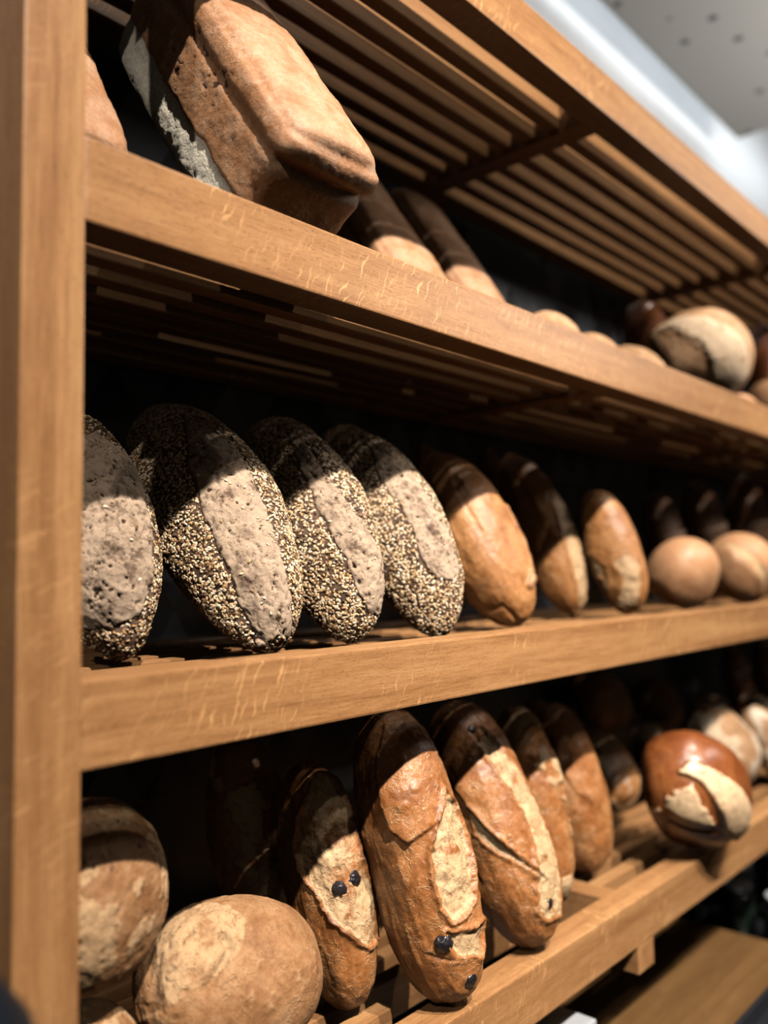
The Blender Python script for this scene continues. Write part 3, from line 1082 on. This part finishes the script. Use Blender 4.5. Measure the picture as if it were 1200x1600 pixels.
# first fruited loaf
l = lean((556, 1582), (484, 1192), S4, fit=(420, 600, 1190, 1578), W=0.084, Hu=0.055, Hd=0.05, p=2.3, nu=190, nv=180, roll=8)
l.lumps(0.004, 16, 0.0007, 130).wrinkles()
l.slash([(469, 1278), (460, 1323), (469, 1359), (496, 1390), (518, 1435), (559, 1467), (577, 1480), (590, 1462), (584, 1395), (563, 1345), (550, 1291), (532, 1219), (496, 1210)], depth=0.002, lip=0.004, soft=0.002, pale=0.72, rough=0.004, burnt=0.7)
l.bubbles(16)
o = l.build('fruit_loaf', 'brown fruited loaf with two black raisins in its torn seam beside the round loaves', 'bread', M_RAISIN, RL)
child_blob('raisin', o, l, (531, 1391), 0.0105, M_FRUIT, seed=1, stretch=0.9)
child_blob('raisin', o, l, (554, 1372), 0.0095, M_FRUIT, seed=2)

l = lean((714, 1616), (600, 1160), S4, fit=(547, 760, 1106, 1564), lift=0.0125, y_min=0.015, W=0.112, Hu=0.058, Hd=0.05, p=2.5, nu=220, nv=200, roll=6)
l.lumps(0.004, 16, 0.0007, 130).wrinkles()
l.flap([(590, 1179), (602, 1133), (637, 1118), (671, 1146), (683, 1187), (694, 1246), (683, 1283), (637, 1317), (612, 1296), (598, 1258), (590, 1217)], h=0.007, soft=0.002, side=(0, 1), burnt=0.75)
l.slash([(692, 1237), (712, 1258), (729, 1308), (737, 1358), (740, 1404), (725, 1425), (708, 1437), (692, 1417), (679, 1371), (673, 1333), (683, 1300)], depth=0.005, lip=0.004, rough=0.005, burnt=0.5)
l.slash([(700, 1460), (735, 1455), (760, 1440), (766, 1468), (750, 1492), (712, 1496)], depth=0.003, lip=0.003, pale=0.8, burnt=0.3)
l.groove([(668, 1492), (700, 1500), (745, 1496)], 0.002, 0.002, burnt=0.5)
l.bubbles(26)
o = l.build('fruit_loaf', 'tall brown fruited loaf with one black raisin beside a low torn patch', 'bread', M_RAISIN, RL)
child_blob('raisin', o, l, (692, 1476), 0.0105, M_FRUIT, seed=3)
child_blob('raisin', o, l, (736, 1532), 0.0085, M_FRUIT, seed=4, squash=0.5)

l = lean((844, 1524), (708, 1142), S4, fit=(670, 874, 1094, 1480), lift=0.0125, y_min=0.015, W=0.12, Hu=0.06, Hd=0.05, p=2.4, nu=200, nv=190, roll=6)
l.lumps(0.004, 16, 0.0007, 130).wrinkles()
l.slash([(750, 1137), (783, 1171), (817, 1217), (846, 1267), (862, 1317), (873, 1383), (875, 1425), (858, 1437), (842, 1425), (840, 1383), (833, 1317), (817, 1271), (787, 1225), (758, 1179)], depth=0.001, lip=0.003, rough=0.004)
l.slash([(735, 1262), (755, 1290), (790, 1325), (835, 1360), (848, 1372), (820, 1352), (780, 1330), (745, 1300)], depth=0.002, lip=0.002, rough=0.003)
l.flap([(696, 1196), (733, 1146), (750, 1167), (787, 1225), (817, 1271), (833, 1317), (852, 1371), (808, 1342), (767, 1300), (737, 1270), (717, 1237)], h=0.007, soft=0.002, side=(0, 1), burnt=0.85)
l.bubbles(22)
o = l.build('fruit_loaf', 'brown fruited loaf with a long lifted crust flap and pale torn right edge', 'bread', M_RAISIN, RL)
child_blob('raisin', o, l, (858, 1412), 0.0065, M_FRUIT, seed=5, squash=0.5)
child_blob('raisin', o, l, (737, 1140), 0.006, M_FRUIT, seed=6, squash=0.6)

# in the shade behind the round loaves
B = at_y(415, 1440, 0.25); T = at_x(370, 1150, B[0])
l = Loaf(B, T, 0.10, 0.05, 0.045, nu=110, nv=110, p=2.3)
l.lumps(0.004, 16, 0.0008, 120).scabs(0.2)
l.build('fruit_loaf', 'loaf almost lost in shade behind the two front round loaves', 'bread', M_RAISIN, RL)

# pale bumpy loaf behind the third fruited loaf
B = at_y(868, 1410, 0.10); T = at_x(800, 1105, B[0])
l = Loaf(B, T, 0.088, 0.05, 0.045, nu=130, nv=120, p=2.4, roll=10)
l.lumps(0.006, 20, 0.001, 120).scabs(0.45, 22)
l.build('fruit_loaf', 'narrow bumpy loaf showing behind the loaf with the lifted crust flap', 'bread', M_RAISIN, RL)

l = lean((926, 1370), (862, 1098), S4, fit=(832, 952, 1097, 1366), W=0.108, Hu=0.055, Hd=0.05, p=2.3, nu=120, nv=120)
l.lumps(0.005, 16, 0.0008, 120)
l.flap([(862, 1150), (900, 1150), (925, 1200), (930, 1260), (900, 1240), (875, 1200)], h=0.004, side=(0, 1), burnt=0.4)
l.bubbles(14)
l.build('fruit_loaf', 'golden-brown oval loaf standing between the fruited loaves and the glossy round loaf', 'bread', M_RAISIN, RL)

B = at_y(850, 1240, 0.30); T = at_x(838, 1090, B[0])
l = Loaf(B, T, 0.09, 0.04, 0.04, nu=60, nv=60)
l.lumps(0.005, 16).groove([(840, 1100), (850, 1130)], 0.003, 0.004, pale=0.8)
l.build('fruit_loaf', 'loaf tip in shade at the back between the third fruited loaf and the golden-brown one', 'bread', M_RAISIN, RL)

# round loaves at the left
BO = 'rustic round loaves at the left of the bottom shelf'
l = ball((138, 1393), 0.12, 140, 138, depth=105, axis=(0.9, 0.4, 0.2), face=(-0.15, -1, 0.15), nu=150, nv=170, p=2.15)
l.lumps(0.0035, 12, 0.0005, 110)
l.flap([(100, 1290), (190, 1275), (240, 1300), (258, 1350), (262, 1400), (248, 1450), (205, 1480), (120, 1470), (90, 1380)], h=0.0022, soft=0.004, side=(0, 1), burnt=0.35)
l.scabs(0.42, 17, 0.62, 0.0).scabs(0.2, 55, 0.6, 0.0003)
l.groove([(205, 1285), (240, 1325), (258, 1380), (255, 1430)], 0.0022, 0.0025, burnt=0.4)
l.pits(160, 0.42, 0.0012, 0.8).cracks(th=0.78, depth=0.0015)
l.build('round_loaf', 'rustic round loaf against the left post, topmost of the three round loaves', 'bread', M_BOULE, BO)

l = ball((360, 1530), 0.105, 152, 122, depth=112, axis=(0.92, -0.1, -0.1), face=(-0.25, -0.75, 0.65), nu=160, nv=180, p=2.2)
l.lumps(0.004, 12, 0.0004, 120)
l.slash([(230, 1418), (289, 1411), (352, 1415), (383, 1431), (388, 1467), (370, 1498), (352, 1512), (325, 1539), (293, 1557), (257, 1585), (240, 1570), (235, 1521), (221, 1476)], depth=0.0, soft=0.004, lip=0.001, rough=0.0022, pale=0.8)
l.cracks([(230, 1418), (289, 1411), (352, 1415), (383, 1431), (388, 1467), (370, 1498), (352, 1512), (325, 1539), (293, 1557), (257, 1585), (235, 1521), (221, 1476)], th=0.72)
l.groove([(350, 1462), (360, 1485), (340, 1520), (322, 1545)], 0.007, 0.005)
l.groove([(240, 1430), (232, 1500), (243, 1580)], 0.003, 0.003, burnt=0.5)
l.pits(120, 0.5, 0.0014, 0.5)
l.scabs(0.05, 45, 0.4, 0.0003)
l.build('round_loaf', 'wide rustic round loaf with a cracked pale top beside the first fruited loaf', 'bread', M_BOULE, BO)

l = ball((130, 1690), 0.115, 90, 118, depth=98, axis=(0.95, 0, -0.1), face=(-0.2, -0.7, 0.7), nu=130, nv=140, p=2.2)
l.settle(S4, S4 + 0.014).lumps(0.005, 14, 0.0005, 110).scabs(0.5, 40, 0.6, 0.0005)
l.build('round_loaf', 'rustic round loaf at the bottom left corner, only its pale top showing', 'bread', M_BOULE, BO)

# right end of the bottom shelf
RR = 'loaves at the far end of the bottom shelf'
l = ball((1082, 1262), 0.022, 104, 86, depth=80, axis=(0.9, -0.1, -0.35), face=(-0.35, -0.85, 0.4), nu=150, nv=160, p=2.2).settle(S4 + 0.012)
l.lumps(0.004, 10, 0.0003, 120)
l.slash([(1007, 1239), (1046, 1235), (1081, 1228), (1095, 1256), (1116, 1288), (1095, 1288), (1060, 1277), (1039, 1260)], depth=-0.004, soft=0.002, lip=0.0, rough=0.001, burnt=0.4)
l.slash([(1060, 1207), (1077, 1190), (1116, 1204), (1151, 1228), (1168, 1256), (1168, 1302), (1151, 1319), (1133, 1295), (1116, 1256), (1095, 1225)], depth=-0.006, soft=0.002, lip=0.0, rough=0.001, burnt=0.4)
l.groove([(1050, 1285), (1085, 1300), (1120, 1300)], 0.006, 0.004)
l.build('round_loaf', 'glossy chestnut round loaf with two pale leaf-shaped cuts on the bottom shelf', 'bread', M_GLAZED, RR)

for c, Y, rx, ry, mat, fl, face, lab in [
    ((1128, 1195), 0.15, 60, 66, M_FLOURED, 0.7, (-0.3, -0.9, 0.5), 'pale floured round loaf resting behind the glossy chestnut loaf'),
    ((1214, 1184), 0.08, 40, 60, M_FLOURED, 0.8, (-0.3, -0.9, 0.5), 'pale floured loaf cut by the right edge behind the glossy chestnut loaf'),
    ((1112, 1125), 0.30, 46, 38, M_FLOURED, 0.6, (-0.3, -0.9, 0.5), 'pale floured loaf at the back above the other floured loaves'),
    ((1196, 1120), 0.22, 34, 30, M_FLOURED, 0.8, (-0.3, -0.9, 0.5), 'small whitish floured loaf at the right edge under the slashed loaves'),
    ((1035, 1180), 0.25, 46, 56, M_GLAZED, 0.1, (-0.3, -0.9, 0.5), 'chestnut loaf with a pinkish sheen behind the glossy round loaf'),
    ((943, 1200), 0.24, 52, 62, M_BATARD, 0.5, (-0.2, -0.8, 0.6), 'golden loaf with a white floured top behind the golden-brown oval loaf'),
    ((938, 1098), 0.37, 52, 50, M_BATARD, 0.25, (-0.2, -0.9, 0.5), 'shaded golden loaf high at the back under the middle rail'),
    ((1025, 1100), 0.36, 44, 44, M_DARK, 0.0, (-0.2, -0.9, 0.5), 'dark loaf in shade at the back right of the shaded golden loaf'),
]:
    l = ball(c, Y, rx, ry, face=face, nu=80, nv=90, p=2.3)
    if l.world(l.base)[..., 2].min() < S4 + 0.01: l.settle(S4, S4 + 0.014)
    l.lumps(0.006, 14, 0.0008, 120)
    l.dust(fl, 22)
    l.scabs(0.1 if mat is M_DARK else 0.2, 18, 0.7)
    l.build('round_loaf', lab, 'bread', mat, RR)
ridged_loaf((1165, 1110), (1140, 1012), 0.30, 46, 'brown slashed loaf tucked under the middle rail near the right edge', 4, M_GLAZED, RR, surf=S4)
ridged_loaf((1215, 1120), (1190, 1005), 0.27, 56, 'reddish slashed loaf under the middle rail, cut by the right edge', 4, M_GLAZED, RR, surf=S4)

# ------------------------------------------------------------------ other things
M_WHITE = plain_mat('white_laminate', (0.30, 0.31, 0.32), rough=0.4, noise=0.03)
M_BLACK = plain_mat('black_plastic', (0.012, 0.013, 0.016), rough=0.3, spec=0.55)
M_NAVY = plain_mat('navy_plastic', (0.003, 0.007, 0.013), rough=0.5, spec=0.2)
M_BAND = plain_mat('pale_band', (0.42, 0.48, 0.52), rough=0.4)

wb = empty('white_box', (0.98, 0.1, ZC - 0.75))
tag(wb, 'white box standing on the wooden table under the bottom shelf', 'box')
box('body', (0.84, 0.012, ZC - 0.7495), (1.10, 0.20, ZC - 0.622), M_WHITE, wb, 0.004)
box('lid', (0.836, 0.008, ZC - 0.622), (1.104, 0.204, ZC - 0.612), M_WHITE, wb, 0.003)

# black tray on the table
tr = empty('black_tray', (1.52, -0.08, ZC - 0.75))
tag(tr, 'glossy black tray on the wooden table at the lower right corner', 'tray')
box('base', (1.36, -0.20, ZC - 0.7495), (1.74, -0.06, ZC - 0.742), M_BLACK, tr, 0.002)
for lo, hi in (((1.36, -0.068, ZC - 0.742), (1.74, -0.06, ZC - 0.715)), ((1.36, -0.20, ZC - 0.742), (1.74, -0.192, ZC - 0.715)),
               ((1.36, -0.192, ZC - 0.742), (1.368, -0.068, ZC - 0.715)), ((1.732, -0.192, ZC - 0.742), (1.74, -0.068, ZC - 0.715))):
    box('rim', lo, hi, M_BLACK, tr, 0.003)

# navy canister beside the post
cx, cy = 0.122, -0.10

prof = [(0.10, 0.0), (0.132, 0.01), (0.134, 0.4), (0.135, ZC - 0.36), (0.133, ZC - 0.30), (0.128, ZC - 0.26), (0.115, ZC - 0.215), (0.09, ZC - 0.18), (0.05, ZC - 0.16), (0.01, ZC - 0.155)]
cn = link('waste_bin', lathe_mesh('waste_bin', prof), M_NAVY)
cn.location = (cx, cy, 0)
cn.scale = (1, 1, 0.984)
tag(cn, 'dark navy bin with rounded top and pale band, lower left corner', 'bin')
bd = link('pale_band', lathe_mesh('pale_band', [(0.1255, ZC - 0.262), (0.1295, ZC - 0.260), (0.1255, ZC - 0.241), (0.1210, ZC - 0.239)]), M_BAND)
bd.parent = cn
bd['label'] = 'pale grey band'

# jars beyond the table
M_JAR = plain_mat('dark_green_glass', (0.012, 0.02, 0.014), rough=0.08, spec=0.7)
M_LID = plain_mat('silver_lid', (0.62, 0.65, 0.68), rough=0.35, metallic=0.3, noise=0.05)
stand = empty('display_stand', (2.35, 0.25, 0))
tag(stand, 'dark display stand beyond the wooden table holding glass jars', 'stand')
box('top', (2.02, -0.02, ZC - 0.885), (2.85, 0.42, ZC - 0.86), M_BLACK, stand, 0.003)
box('body', (2.06, 0.0, 0.0), (2.81, 0.40, ZC - 0.885), M_BLACK, stand, 0.003)
jp = [(0.03, 0.0), (0.038, 0.004), (0.04, 0.02), (0.04, 0.075), (0.036, 0.088), (0.031, 0.094), (0.031, 0.1)]
k = 0
for i, (x, y) in enumerate([(2.10, 0.08), (2.13, 0.19), (2.15, 0.30), (2.17, 0.37), (2.25, 0.12), (2.28, 0.24), (2.31, 0.36), (2.40, 0.08), (2.43, 0.2), (2.46, 0.32)]):
    j = link('glass_jar', lathe_mesh('glass_jar', jp, 28), M_JAR)
    j.location = (x, y, ZC - 0.8595)
    tag(j, 'dark glass jar with silver lid on the stand beyond the wooden table', 'jar', 'glass jars on the display stand')
    ld = link('lid', lathe_mesh('lid', [(0.033, 0.1), (0.035, 0.1005), (0.035, 0.114), (0.032, 0.117)], 28), M_LID)
    ld.parent = j
